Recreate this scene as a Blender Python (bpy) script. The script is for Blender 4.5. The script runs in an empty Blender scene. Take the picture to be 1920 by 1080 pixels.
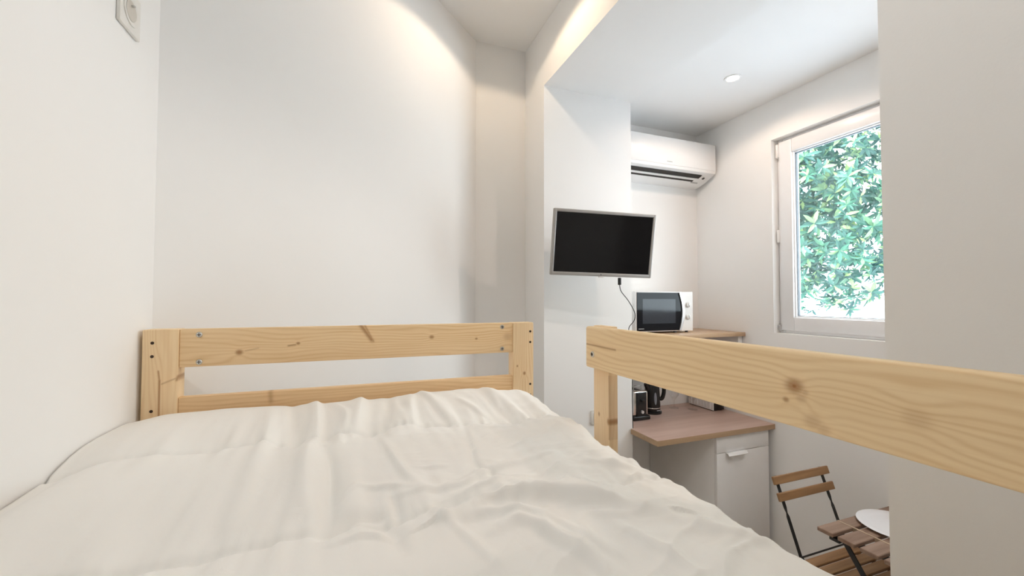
import bpy, bmesh, math, random
import numpy as np
from mathutils import Matrix, Vector, Euler

random.seed(7)
sc = bpy.context.scene
C = sc.collection
PI = math.pi
CZ = 1.673                      # eye height above the floor; heights below are written h(z) relative to it
def h(z): return z + CZ

# ------------------------------------------------------------------ camera, sky, sun, exposure
cam = bpy.data.cameras.new('camera')
cam.sensor_width = 36.0
cam.lens = 36.0 * 775.0 / 1920.0
cam.clip_start = 0.02
cam_ob = bpy.data.objects.new('camera', cam)
C.objects.link(cam_ob)
yaw, pit, rol = math.radians(20.6), math.radians(1.58), math.radians(0.1)
fwd = Vector((math.sin(yaw)*math.cos(pit), math.cos(yaw)*math.cos(pit), math.sin(pit)))
rt = Vector((math.cos(yaw), -math.sin(yaw), 0)); up = rt.cross(fwd)
r2 = rt*math.cos(rol) + up*math.sin(rol); u2 = up*math.cos(rol) - rt*math.sin(rol)
cam_ob.matrix_world = Matrix(((r2.x, u2.x, -fwd.x, 0), (r2.y, u2.y, -fwd.y, 0), (r2.z, u2.z, -fwd.z, CZ), (0, 0, 0, 1)))
sc.camera = cam_ob

world = bpy.data.worlds.new('daylight'); sc.world = world
world.use_nodes = True
bg = world.node_tree.nodes['Background']
bg.inputs['Color'].default_value = (0.86, 0.92, 1.0, 1)
bg.inputs['Strength'].default_value = 9.0

sun = bpy.data.lights.new('sun', 'SUN'); sun.energy = 21.0; sun.angle = 0.02; sun.color = (1, 0.97, 0.93)
sun_ob = bpy.data.objects.new('sun', sun); C.objects.link(sun_ob)
sun_ob.rotation_euler = Vector((0.60, -0.22, -0.77)).to_track_quat('-Z', 'Y').to_euler()

def portal(name, loc, size_x, size_y, direction):
    l = bpy.data.lights.new(name, 'AREA'); l.shape = 'RECTANGLE'; l.size = size_x; l.size_y = size_y
    l.cycles.is_portal = True
    o = bpy.data.objects.new(name, l); C.objects.link(o)
    o.location = loc; o.rotation_euler = Vector(direction).to_track_quat('-Z', 'Z').to_euler()
portal('window_portal', (2.66, 1.31, h(0.40)), 1.10, 1.24, (-1, 0, 0))

sc.view_settings.view_transform = 'Standard'
sc.view_settings.look = 'None'
sc.view_settings.gamma = 1.0
sc.view_settings.use_curve_mapping = False
sc.view_settings.exposure = 0.12
sc.cycles.use_denoising = True
sc.cycles.diffuse_bounces = 6
sc.cycles.max_bounces = 9
sc.cycles.time_limit = 1100.0
sc.cycles.adaptive_threshold = 0.03
sc.cycles.transparent_max_bounces = 16
sc.cycles.caustics_reflective = False
sc.cycles.caustics_refractive = False

# ------------------------------------------------------------------ materials
def new_mat(name):
    m = bpy.data.materials.new(name); m.use_nodes = True
    nt = m.node_tree
    return m, nt, nt.nodes['Principled BSDF']
def link(nt, a, b): nt.links.new(a, b)
def node(nt, t, **kw):
    n = nt.nodes.new(t)
    for k, v in kw.items():
        if k in n.inputs: n.inputs[k].default_value = v
        else: setattr(n, k, v)
    return n
def math_n(nt, op, a, b=None, c=None):
    n = nt.nodes.new('ShaderNodeMath'); n.operation = op
    for i, x in enumerate((a, b, c)):
        if x is None: continue
        if isinstance(x, (int, float)): n.inputs[i].default_value = x
        else: nt.links.new(x, n.inputs[i])
    return n.outputs[0]
def ramp(nt, fac, stops):
    n = nt.nodes.new('ShaderNodeValToRGB')
    while len(n.color_ramp.elements) < len(stops): n.color_ramp.elements.new(0.5)
    for e, (p, c) in zip(n.color_ramp.elements, stops): e.position = p; e.color = (*c, 1)
    nt.links.new(fac, n.inputs[0])
    return n.outputs[0]
def mixc(nt, fac, a, b):
    n = nt.nodes.new('ShaderNodeMix'); n.data_type = 'RGBA'
    for s, x in ((0, fac), (6, a), (7, b)):
        if isinstance(x, (int, float)): n.inputs[s].default_value = x
        elif isinstance(x, tuple): n.inputs[s].default_value = (*x, 1) if len(x) == 3 else x
        else: nt.links.new(x, n.inputs[s])
    return n.outputs[2]
def plain(name, col, rough=0.5, metal=0.0, noise=0.03, nscale=25.0, bump=0.0, bscale=200.0, detail=3.0, **kw):
    m, nt, p = new_mat(name)
    tc = node(nt, 'ShaderNodeTexCoord')
    nz = node(nt, 'ShaderNodeTexNoise', Scale=nscale, Detail=detail)
    link(nt, tc.outputs['Object'], nz.inputs['Vector'])
    d = tuple(max(0, c*(1-noise)) for c in col); b = tuple(min(1, c*(1+noise)) for c in col)
    link(nt, ramp(nt, nz.outputs['Fac'], [(0.3, d), (0.7, b)]), p.inputs['Base Color'])
    p.inputs['Roughness'].default_value = rough; p.inputs['Metallic'].default_value = metal
    for k, v in kw.items(): p.inputs[k].default_value = v
    if bump > 0:
        n2 = node(nt, 'ShaderNodeTexNoise', Scale=bscale, Detail=4.0)
        link(nt, tc.outputs['Object'], n2.inputs['Vector'])
        bp = node(nt, 'ShaderNodeBump', Strength=bump, Distance=0.002)
        link(nt, n2.outputs['Fac'], bp.inputs['Height']); link(nt, bp.outputs['Normal'], p.inputs['Normal'])
    return m
def pine(name, along, across, light=(0.95, 0.72, 0.44), dark=(0.78, 0.52, 0.26), ring=110.0, knots=(), streaks=(), seed=0.0, off=(0, 0, 0)):
    """Pine board: fine growth lines along `along`, knots given as (along, across, radius, darkness) in world metres."""
    m, nt, p = new_mat(name)
    tc = node(nt, 'ShaderNodeTexCoord')
    ad = node(nt, 'ShaderNodeVectorMath', operation='ADD'); ad.inputs[1].default_value = off
    link(nt, tc.outputs['Object'], ad.inputs[0])
    sp = node(nt, 'ShaderNodeSeparateXYZ'); link(nt, ad.outputs[0], sp.inputs[0])
    A, B = sp.outputs['XYZ'.index(along)], sp.outputs['XYZ'.index(across)]
    D = sp.outputs[[i for i in range(3) if 'XYZ'[i] not in (along, across)][0]]
    cb = node(nt, 'ShaderNodeCombineXYZ')
    link(nt, math_n(nt, 'MULTIPLY', A, 2.2), cb.inputs[0]); link(nt, math_n(nt, 'MULTIPLY', B, 11.0), cb.inputs[1])
    link(nt, math_n(nt, 'MULTIPLY_ADD', D, 11.0, seed), cb.inputs[2])
    warp = node(nt, 'ShaderNodeTexNoise', Scale=1.0, Detail=2.0); link(nt, cb.outputs[0], warp.inputs['Vector'])
    t = math_n(nt, 'ADD', math_n(nt, 'MULTIPLY_ADD', warp.outputs['Fac'], 0.085, B), math_n(nt, 'MULTIPLY', D, 0.7))
    kfac = None
    for (ka, kb, kr, kd) in knots:
        da = math_n(nt, 'SUBTRACT', A, ka); db = math_n(nt, 'SUBTRACT', B, kb)
        q = math_n(nt, 'ADD', math_n(nt, 'POWER', math_n(nt, 'DIVIDE', math_n(nt, 'ABSOLUTE', da), kr*1.25), 2.0),
                   math_n(nt, 'POWER', math_n(nt, 'DIVIDE', math_n(nt, 'ABSOLUTE', db), kr), 2.0))
        g = math_n(nt, 'EXPONENT', math_n(nt, 'MULTIPLY', q, -0.16))
        # growth lines swing round the knot
        t = math_n(nt, 'ADD', t, math_n(nt, 'MULTIPLY', math_n(nt, 'MULTIPLY', g, math_n(nt, 'DIVIDE', db, kr)), kr*0.9))
        k = math_n(nt, 'MULTIPLY', math_n(nt, 'EXPONENT', math_n(nt, 'MULTIPLY', math_n(nt, 'POWER', q, 1.6), -0.7)), kd)
        kfac = k if kfac is None else math_n(nt, 'MAXIMUM', kfac, k)
    for (a0, b0, a1, b1, w, kd) in streaks:      # resin streaks: soft line segments
        L = math.hypot(a1-a0, b1-b0); ua, ub = (a1-a0)/L, (b1-b0)/L
        da = math_n(nt, 'SUBTRACT', A, a0); db = math_n(nt, 'SUBTRACT', B, b0)
        s = math_n(nt, 'ADD', math_n(nt, 'MULTIPLY', da, ua), math_n(nt, 'MULTIPLY', db, ub))
        o = math_n(nt, 'ADD', math_n(nt, 'MULTIPLY', da, -ub), math_n(nt, 'MULTIPLY', db, ua))
        over = math_n(nt, 'MAXIMUM', math_n(nt, 'MAXIMUM', math_n(nt, 'MULTIPLY', s, -1.0), math_n(nt, 'SUBTRACT', s, L)), 0.0)
        q = math_n(nt, 'ADD', math_n(nt, 'POWER', math_n(nt, 'DIVIDE', math_n(nt, 'ABSOLUTE', o), w), 2.0), math_n(nt, 'POWER', math_n(nt, 'DIVIDE', over, w*1.5), 2.0))
        k = math_n(nt, 'MULTIPLY', math_n(nt, 'EXPONENT', math_n(nt, 'MULTIPLY', q, -1.0)), kd)
        kfac = k if kfac is None else math_n(nt, 'MAXIMUM', kfac, k)
    sn = math_n(nt, 'MULTIPLY_ADD', math_n(nt, 'SINE', math_n(nt, 'MULTIPLY', t, ring*2*PI)), 0.5, 0.5)
    cb2 = node(nt, 'ShaderNodeCombineXYZ')
    link(nt, math_n(nt, 'MULTIPLY', A, 9.0), cb2.inputs[0]); link(nt, math_n(nt, 'MULTIPLY', B, 260.0), cb2.inputs[1]); link(nt, math_n(nt, 'MULTIPLY', D, 260.0), cb2.inputs[2])
    fib = node(nt, 'ShaderNodeTexNoise', Scale=1.0, Detail=3.0); link(nt, cb2.outputs[0], fib.inputs['Vector'])
    cb3 = node(nt, 'ShaderNodeCombineXYZ')
    link(nt, math_n(nt, 'MULTIPLY', A, 3.0), cb3.inputs[0]); link(nt, math_n(nt, 'MULTIPLY', B, 22.0), cb3.inputs[1]); link(nt, math_n(nt, 'ADD', D, seed*3), cb3.inputs[2])
    blot = node(nt, 'ShaderNodeTexNoise', Scale=1.0, Detail=2.0); link(nt, cb3.outputs[0], blot.inputs['Vector'])
    fac = math_n(nt, 'ADD', math_n(nt, 'MULTIPLY', math_n(nt, 'MULTIPLY', math_n(nt, 'POWER', sn, 2.0), math_n(nt, 'MULTIPLY_ADD', warp.outputs['Fac'], 1.2, -0.1)), 0.52), math_n(nt, 'ADD', math_n(nt, 'MULTIPLY', fib.outputs['Fac'], 0.42), math_n(nt, 'MULTIPLY', blot.outputs['Fac'], 0.45)))
    col = ramp(nt, fac, [(0.25, light), (0.85, dark)])
    if kfac is not None: col = mixc(nt, kfac, col, (0.36, 0.155, 0.045))
    link(nt, col, p.inputs['Base Color'])
    p.inputs['Roughness'].default_value = 0.48
    bp = node(nt, 'ShaderNodeBump', Strength=0.12, Distance=0.001); link(nt, fac, bp.inputs['Height']); link(nt, bp.outputs['Normal'], p.inputs['Normal'])
    return m
def wood(name, along, light, dark, rough=0.5, scale=1.0, stretch=14.0):
    m, nt, p = new_mat(name)
    tc = node(nt, 'ShaderNodeTexCoord'); mp = node(nt, 'ShaderNodeMapping')
    s = [30.0*scale]*3; s['XYZ'.index(along)] = 30.0*scale/stretch
    mp.inputs['Scale'].default_value = s
    link(nt, tc.outputs['Object'], mp.inputs['Vector'])
    oi = node(nt, 'ShaderNodeObjectInfo'); ad = node(nt, 'ShaderNodeVectorMath', operation='ADD')
    mu = math_n(nt, 'MULTIPLY', oi.outputs['Random'], 13.0); cbn = node(nt, 'ShaderNodeCombineXYZ')
    for i in range(3): link(nt, mu, cbn.inputs[i])
    link(nt, mp.outputs[0], ad.inputs[0]); link(nt, cbn.outputs[0], ad.inputs[1])
    nz = node(nt, 'ShaderNodeTexNoise', Scale=1.0, Detail=6.0, Roughness=0.6); link(nt, ad.outputs[0], nz.inputs['Vector'])
    link(nt, ramp(nt, nz.outputs['Fac'], [(0.30, dark), (0.68, light)]), p.inputs['Base Color'])
    p.inputs['Roughness'].default_value = rough
    bp = node(nt, 'ShaderNodeBump', Strength=0.15, Distance=0.001); link(nt, nz.outputs['Fac'], bp.inputs['Height']); link(nt, bp.outputs['Normal'], p.inputs['Normal'])
    return m
def emis(name, col, s):
    m, nt, p = new_mat(name); p.inputs['Base Color'].default_value = (*col, 1)
    p.inputs['Emission Color'].default_value = (*col, 1); p.inputs['Emission Strength'].default_value = s
    return m
def pane_mat(name, tint=(0.94, 0.98, 0.97, 1)):
    m, nt, p = new_mat(name)
    lw = node(nt, 'ShaderNodeLayerWeight', Blend=0.12); fac = math_n(nt, 'MULTIPLY_ADD', lw.outputs['Facing'], 0.55, 0.04); tr = node(nt, 'ShaderNodeBsdfTransparent'); gl = node(nt, 'ShaderNodeBsdfGlossy', Roughness=0.0)
    tr.inputs['Color'].default_value = tint
    mx = node(nt, 'ShaderNodeMixShader'); link(nt, fac, mx.inputs[0]); link(nt, tr.outputs[0], mx.inputs[1]); link(nt, gl.outputs[0], mx.inputs[2])
    link(nt, mx.outputs[0], nt.nodes['Material Output'].inputs['Surface'])
    return m
def leaf_mat(name, c1, c2):
    m, nt, p = new_mat(name)
    oi = node(nt, 'ShaderNodeObjectInfo'); gi = node(nt, 'ShaderNodeNewGeometry')
    fac = math_n(nt, 'FRACT', math_n(nt, 'ADD', oi.outputs['Random'], gi.outputs['Random Per Island']))
    col = ramp(nt, fac, [(0.0, c1), (0.75, c2), (1.0, (0.26, 0.36, 0.14))])
    link(nt, col, p.inputs['Base Color']); p.inputs['Roughness'].default_value = 0.35
    tl = node(nt, 'ShaderNodeBsdfTranslucent'); link(nt, col, tl.inputs['Color'])
    mx = node(nt, 'ShaderNodeMixShader'); mx.inputs[0].default_value = 0.35
    link(nt, p.outputs[0], mx.inputs[1]); link(nt, tl.outputs[0], mx.inputs[2])
    link(nt, mx.outputs[0], nt.nodes['Material Output'].inputs['Surface'])
    return m

M = {}
M['paint'] = plain('white_wall_paint', (0.885, 0.878, 0.866), 0.85, noise=0.006, nscale=3.0, detail=0.0)
M['paint_rough'] = plain('white_rolled_wall_paint', (0.885, 0.878, 0.866), 0.85, noise=0.006, nscale=3.0, detail=0.0, bump=0.10, bscale=160)
M['floor'] = wood('floor_laminate', 'Y', (0.72, 0.66, 0.59), (0.62, 0.55, 0.48), 0.45, 0.4)
M['upvc'] = plain('white_upvc', (0.86, 0.86, 0.87), 0.30, noise=0.005)
M['reveal'] = plain('white_reveal_paint', (0.86, 0.86, 0.85), 0.6, noise=0.005)
M['gasket'] = plain('grey_gasket', (0.10, 0.11, 0.12), 0.6)
M['pane'] = pane_mat('window_glass')
M['thin_glass'] = pane_mat('thin_clear_glass', (0.985, 0.985, 0.985, 1))
M['white_plastic'] = plain('white_plastic', (0.86, 0.85, 0.84), 0.35, noise=0.005)
M['socket'] = plain('ivory_socket_plastic', (0.80, 0.78, 0.74), 0.4, noise=0.005)
M['socket_in'] = plain('socket_recess_plastic', (0.62, 0.58, 0.52), 0.5, noise=0.01)
M['steel'] = plain('zinc_screw', (0.62, 0.62, 0.60), 0.35, 1.0)
M['dark_hole'] = plain('dark_hole', (0.05, 0.03, 0.02), 0.9)
M['black'] = plain('black_plastic', (0.012, 0.012, 0.013), 0.25)
M['black_matte'] = plain('black_powder_coat', (0.015, 0.015, 0.016), 0.5)
M['cord'] = plain('black_rubber_cord', (0.02, 0.02, 0.02), 0.6)
M['slot'] = plain('dark_grey_vent', (0.025, 0.022, 0.02), 0.6)
M['tv_frame'] = plain('silver_grey_plastic', (0.42, 0.41, 0.40), 0.35, 0.2, noise=0.01)
M['tv_back'] = plain('grey_plastic', (0.25, 0.25, 0.25), 0.5)
M['screen'] = plain('glossy_black_screen', (0.008, 0.008, 0.009), 0.14, noise=0.0, **{'Specular IOR Level': 0.22})
M['mw_glass'] = plain('black_oven_glass', (0.008, 0.009, 0.012), 0.06, noise=0.0, **{'Specular IOR Level': 0.16})
M['mw_window'] = plain('dark_mesh_oven_window', (0.035, 0.04, 0.05), 0.10, noise=0.2, nscale=900, **{'Specular IOR Level': 0.3})
M['silver'] = plain('satin_silver', (0.72, 0.72, 0.73), 0.25, 0.7, noise=0.01)
M['chrome'] = plain('chrome', (0.75, 0.73, 0.70), 0.15, 1.0, noise=0.01)
M['grey_print'] = plain('grey_print', (0.45, 0.45, 0.45), 0.5)
M['dark_print'] = plain('dark_print', (0.08, 0.08, 0.08), 0.5)
M['gauge'] = plain('smoky_gauge_plastic', (0.24, 0.25, 0.28), 0.15)
M['worktop'] = wood('oak_laminate_worktop', 'X', (0.60, 0.43, 0.36), (0.47, 0.31, 0.245), 0.30, 0.6)
M['worktop_edge'] = wood('oak_laminate_edge', 'X', (0.50, 0.34, 0.21), (0.38, 0.25, 0.14), 0.4, 0.6)
M['shelf_wood'] = wood('oak_laminate_shelf', 'X', (0.58, 0.40, 0.25), (0.44, 0.28, 0.16), 0.35, 0.6)
M['cabinet'] = plain('white_melamine', (0.86, 0.85, 0.84), 0.4, noise=0.006)
M['acacia'] = wood('acacia_slat', 'X', (0.40, 0.225, 0.10), (0.22, 0.105, 0.04), 0.40, 1.2)
M['acacia_grey'] = wood('weathered_acacia_slat', 'X', (0.33, 0.22, 0.16), (0.18, 0.10, 0.065), 0.35, 1.2)
M['acacia_pale'] = wood('pale_acacia_strip', 'Y', (0.55, 0.42, 0.30), (0.40, 0.29, 0.20), 0.45, 1.2)
M['china'] = plain('white_china', (0.84, 0.85, 0.88), 0.12, noise=0.003)
M['bark'] = wood('tree_bark', 'Z', (0.22, 0.17, 0.12), (0.10, 0.07, 0.05), 0.9, 0.5, 5.0)
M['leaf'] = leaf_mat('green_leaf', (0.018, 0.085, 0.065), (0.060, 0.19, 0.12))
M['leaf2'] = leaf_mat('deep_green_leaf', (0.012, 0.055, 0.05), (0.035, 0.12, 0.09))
M['ground'] = plain('pale_gravel', (0.62, 0.66, 0.74), 0.9, noise=0.06, nscale=8)
M['lamp_warm'] = emis('warm_lamp_lens', (1.0, 0.93, 0.80), 25.0)
m, nt, p = new_mat('cream_cotton_cover')
tc = node(nt, 'ShaderNodeTexCoord')
n1 = node(nt, 'ShaderNodeTexNoise', Scale=2.5, Detail=2.0); link(nt, tc.outputs['Object'], n1.inputs['Vector'])
link(nt, ramp(nt, n1.outputs['Fac'], [(0.3, (0.895, 0.88, 0.845)), (0.7, (0.91, 0.90, 0.87))]), p.inputs['Base Color'])
p.inputs['Roughness'].default_value = 0.75; p.inputs['Sheen Weight'].default_value = 0.25; p.inputs['Sheen Roughness'].default_value = 0.4
n2 = node(nt, 'ShaderNodeTexNoise', Scale=45.0, Detail=5.0, Distortion=0.6); link(nt, tc.outputs['Object'], n2.inputs['Vector'])
bp = node(nt, 'ShaderNodeBump', Strength=0.10, Distance=0.006); link(nt, n2.outputs['Fac'], bp.inputs['Height']); link(nt, bp.outputs['Normal'], p.inputs['Normal'])
M['duvet'] = m
M['mattress'] = plain('white_mattress_ticking', (0.82, 0.81, 0.79), 0.8)

# ------------------------------------------------------------------ mesh helpers
def finish(bm, smooth=True, angle=35):
    bmesh.ops.recalc_face_normals(bm, faces=bm.faces)
    me = bpy.data.meshes.new('mesh')
    bm.to_mesh(me); bm.free()
    if smooth:
        me.shade_smooth(); me.set_sharp_from_angle(angle=math.radians(angle))
    return me
def put(name, bm, mat, root=None, local=False, smooth=True, angle=35):
    """Link bm as one mesh object. World-space vertices become local to `root` unless local."""
    if root is None:
        xs = [v.co for v in bm.verts]
        b = Vector(((min(v.x for v in xs)+max(v.x for v in xs))/2, (min(v.y for v in xs)+max(v.y for v in xs))/2, min(v.z for v in xs)))
        bm.transform(Matrix.Translation(-b))
        me = finish(bm, smooth, angle); me.name = name
        o = bpy.data.objects.new(name, me); o.location = b
    else:
        if not local:
            Mx = MW[root.name]
            bm.transform(Mx.inverted())
        me = finish(bm, smooth, angle); me.name = name
        o = bpy.data.objects.new(name, me); o.parent = root
        if root.name in MW: MW[o.name] = MW[root.name].copy()
    me.materials.append(M[mat] if isinstance(mat, str) else mat)
    C.objects.link(o)
    if root is None: MW[o.name] = Matrix.Translation(o.location)
    elif root.name in MW: MW[o.name] = MW[root.name].copy()
    return o
MW = {}
def thing(name, loc, label, cat, group=None, rot=None, order='XYZ'):
    o = bpy.data.objects.new(name, None); C.objects.link(o)
    o.empty_display_size = 0.1
    o.location = loc
    Mx = Matrix.Translation(loc)
    if rot:
        o.rotation_mode = order; o.rotation_euler = Euler(rot, order); Mx = Mx @ Euler(rot, order).to_matrix().to_4x4()
    MW[o.name] = Mx
    return tag(o, label, cat, group)
def tag(o, label, cat, group=None):
    o['label'] = label; o['category'] = cat
    if group: o['group'] = group
    return o
def struct(o, label=None):
    o['kind'] = 'structure'
    if label: o['label'] = label
    return o
def bx(bm, x0, x1, y0, y1, z0, z1, bev=0.0, seg=2, mat4=None):
    g = bmesh.ops.create_cube(bm, size=1.0)
    vs = g['verts']
    Mx = Matrix.Translation(((x0+x1)/2, (y0+y1)/2, (z0+z1)/2)) @ Matrix.Diagonal((x1-x0, y1-y0, z1-z0, 1))
    bmesh.ops.transform(bm, matrix=Mx, verts=vs)
    if bev > 0:
        es = list({e for v in vs for e in v.link_edges})
        r = bmesh.ops.bevel(bm, geom=es, offset=bev, segments=seg, profile=0.5, affect='EDGES')
        vs = list({v for f in r['faces'] for v in f.verts} | {v for v in vs if v.is_valid})
    if mat4 is not None: bmesh.ops.transform(bm, matrix=mat4, verts=vs)
    return bm
def B(*a, **k): return bx(bmesh.new(), *a, **k)
def prism(bm, pts, axis, a0, a1):
    """Extrude polygon pts (2-tuples in the plane normal to axis) from a0 to a1."""
    def P(q, a):
        return {'X': (a, q[0], q[1]), 'Y': (q[0], a, q[1]), 'Z': (q[0], q[1], a)}[axis]
    v0 = [bm.verts.new(P(q, a0)) for q in pts]; v1 = [bm.verts.new(P(q, a1)) for q in pts]
    bm.faces.new(v0); bm.faces.new(v1[::-1])
    n = len(pts)
    for i in range(n): bm.faces.new((v0[i], v1[i], v1[(i+1) % n], v0[(i+1) % n]))
    return bm
def lathe(bm, prof, c, n=32, axis='Z', close=True):
    rings = []
    for r, t in prof:
        ring = []
        for i in range(n):
            a = 2*PI*i/n; ca, sa = r*math.cos(a), r*math.sin(a)
            co = {'Z': (c[0]+ca, c[1]+sa, c[2]+t), 'Y': (c[0]+ca, c[1]+t, c[2]+sa), 'X': (c[0]+t, c[1]+ca, c[2]+sa)}[axis]
            ring.append(bm.verts.new(co))
        rings.append(ring)
    for a, b in zip(rings, rings[1:]):
        for i in range(n): bm.faces.new((a[i], a[(i+1) % n], b[(i+1) % n], b[i]))
    if close: bm.faces.new(rings[0]); bm.faces.new(rings[-1][::-1])
    return bm
def catmull(P, k=8):
    P = [Vector(p) for p in P]; out = []
    Q = [2*P[0]-P[1]] + P + [2*P[-1]-P[-2]]
    for i in range(1, len(Q)-2):
        for j in range(k):
            t = j/k; a, b, c, d = Q[i-1:i+3]
            out.append(0.5*((2*b)+(c-a)*t+(2*a-5*b+4*c-d)*t*t+(-a+3*b-3*c+d)*t**3))
    return out + [P[-1]]
def tube(bm, path, r, n=10, curve=True):
    pts = catmull(path) if curve else [Vector(p) for p in path]
    rings = []; ref = Vector((0, 0, 1))
    for i, p in enumerate(pts):
        d = (pts[min(i+1, len(pts)-1)] - pts[max(i-1, 0)]).normalized()
        if abs(d.dot(ref)) > 0.95: ref = Vector((1, 0, 0))
        a = d.cross(ref).normalized(); b = a.cross(d)
        rr = r(i/(len(pts)-1)) if callable(r) else r
        rings.append([bm.verts.new(p + a*rr*math.cos(2*PI*j/n) + b*rr*math.sin(2*PI*j/n)) for j in range(n)])
    for a, b in zip(rings, rings[1:]):
        for i in range(n): bm.faces.new((a[i], a[(i+1) % n], b[(i+1) % n], b[i]))
    bm.faces.new(rings[0]); bm.faces.new(rings[-1][::-1])
    return bm
def bar(bm, p, q, wide, thick, wdir=(1, 0, 0), taper=None):
    """Flat bar from p to q: `wide` along wdir, `thick` across. taper = list of (t, wide factor)."""
    p, q = Vector(p), Vector(q); d = (q-p).normalized(); w = Vector(wdir); w = (w - d*w.dot(d)).normalized(); n = d.cross(w)
    st = taper or [(0, 1), (1, 1)]
    rings = []
    for t, s in st:
        c = p.lerp(q, t)
        rings.append([bm.verts.new(c + w*sx*wide*s/2 + n*sy*thick/2) for sx, sy in ((-1, -1), (1, -1), (1, 1), (-1, 1))])
    for a, b in zip(rings, rings[1:]):
        for i in range(4): bm.faces.new((a[i], a[(i+1) % 4], b[(i+1) % 4], b[i]))
    bm.faces.new(rings[0]); bm.faces.new(rings[-1][::-1])
    return bm
def text_bm(s, size, depth=0.0004):
    cu = bpy.data.curves.new('lettering', 'FONT'); cu.body = s; cu.size = size; cu.extrude = depth; cu.align_x = 'CENTER'; cu.align_y = 'CENTER'
    ob = bpy.data.objects.new('lettering', cu); C.objects.link(ob)
    dg = bpy.context.evaluated_depsgraph_get()
    me = bpy.data.meshes.new_from_object(ob.evaluated_get(dg))
    bm = bmesh.new(); bm.from_mesh(me)
    bpy.data.objects.remove(ob); bpy.data.curves.remove(cu); bpy.data.meshes.remove(me)
    return bm

# ------------------------------------------------------------------ the room
H1, H2, HB = h(1.553), h(1.265), h(1.207)        # alcove ceiling, kitchen ceiling, underside of the beam
TOP = h(1.80)
XL, XP, XPR, XW = -0.48, 0.976, 1.561, 2.45      # left wall, opening plane, right side of pier, window wall
struct(put('floor', B(-0.62, 2.70, -2.05, 2.62, -0.06, 0.0), 'floor'), 'wooden floor of the small flat')
struct(put('wall_left', B(-0.62, XL, -2.05, 1.36, 0, TOP), 'paint'))
bm = bmesh.new(); prism(bm, [(-0.62, 1.16), (XL, 1.292), (0.661, 2.37), (0.661, 2.60), (0.50, 2.60), (-0.62, 1.55)], 'Z', 0, TOP)
struct(put('wall_diagonal', bm, 'paint', smooth=False))
struct(put('wall_alcove', B(0.655, 1.0, 2.363, 2.62, 0, TOP), 'paint'))
struct(put('wall_pier', B(XP, XPR, 2.09, 2.62, 0, TOP), 'paint'))
struct(put('wall_back', B(XPR-0.02, 2.72, 2.465, 2.62, 0, TOP), 'paint'))
struct(put('wall_partition', B(XP, 1.62, -2.05, 0.506, 0, HB), 'paint_rough'))  # depth behind the visible face is unseen, added to keep light off the pier
struct(put('wall_header', B(XP, XPR, -2.05, 2.09, HB, TOP), 'paint'))
struct(put('ceiling', B(-0.62, XP+0.02, -2.05, 2.62, H1, TOP), 'paint'))
struct(put('ceiling_kitchen', B(XPR-0.02, 2.72, -2.05, 2.62, H2, TOP), 'paint'))
WY0, WY1, WZ0, WZ1 = 0.78, 1.852, h(-0.206), h(1.012)
bm = bmesh.new()
bx(bm, XW, 2.70, -2.05, WY0, 0, TOP); bx(bm, XW, 2.70, WY1, 2.62, 0, TOP)
bx(bm, XW, 2.70, WY0, WY1, 0, WZ0); bx(bm, XW, 2.70, WY0, WY1, WZ1, TOP)
struct(put('wall_right', bm, 'paint', smooth=False))
struct(put('wall_front', B(-0.62, 2.70, -2.05, -1.90, 0, TOP), 'paint'))

# kitchen window: fixed frame, sash, glass, gasket, hinges
def frame_ring(axis, a0, a1, y0, y1, z0, z1, w, bev=0.004):
    bm = bmesh.new()
    for (p0, p1, q0, q1) in ((y0, y0+w, z0, z1), (y1-w, y1, z0, z1), (y0+w, y1-w, z0, z0+w), (y0+w, y1-w, z1-w, z1)):
        if axis == 'X': bx(bm, a0, a1, p0, p1, q0, q1, bev)
        else: bx(bm, p0, p1, a0, a1, q0, q1, bev)
    return bm
w1 = bpy.data.objects.new('window_1', None); C.objects.link(w1); w1.location = (2.52, (WY0+WY1)/2, WZ0); MW[w1.name] = Matrix.Translation(w1.location)
struct(w1, 'white tilt window with a leafy view')
put('frame', frame_ring('X', 2.505, 2.565, WY0, WY1, WZ0, WZ1, 0.035), 'upvc', w1)
sash = put('sash', frame_ring('X', 2.488, 2.545, WY0+0.018, WY1-0.018, WZ0+0.018, WZ1-0.018, 0.082, 0.006), 'upvc', w1)
put('glazing_bead', frame_ring('X', 2.50, 2.54, WY0+0.092, WY1-0.092, WZ0+0.092, WZ1-0.092, 0.016, 0.003), 'upvc', sash)
put('gasket', frame_ring('X', 2.512, 2.532, WY0+0.104, WY1-0.104, WZ0+0.104, WZ1-0.104, 0.007, 0.0), 'gasket', sash)
put('glass', B(2.518, 2.522, WY0+0.10, WY1-0.10, WZ0+0.10, WZ1-0.10), 'pane', sash)
for z0, z1 in ((WZ1-0.115, WZ1-0.03), (h(0.36), h(0.44))):
    put('hinge', B(2.478, 2.505, WY1-0.022, WY1-0.006, z0, z1, 0.004), 'white_plastic', w1)
put('hinge', B(2.478, 2.505, WY1-0.022, WY1-0.004, WZ0+0.015, WZ0+0.05, 0.003), 'grey_print', w1)

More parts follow.
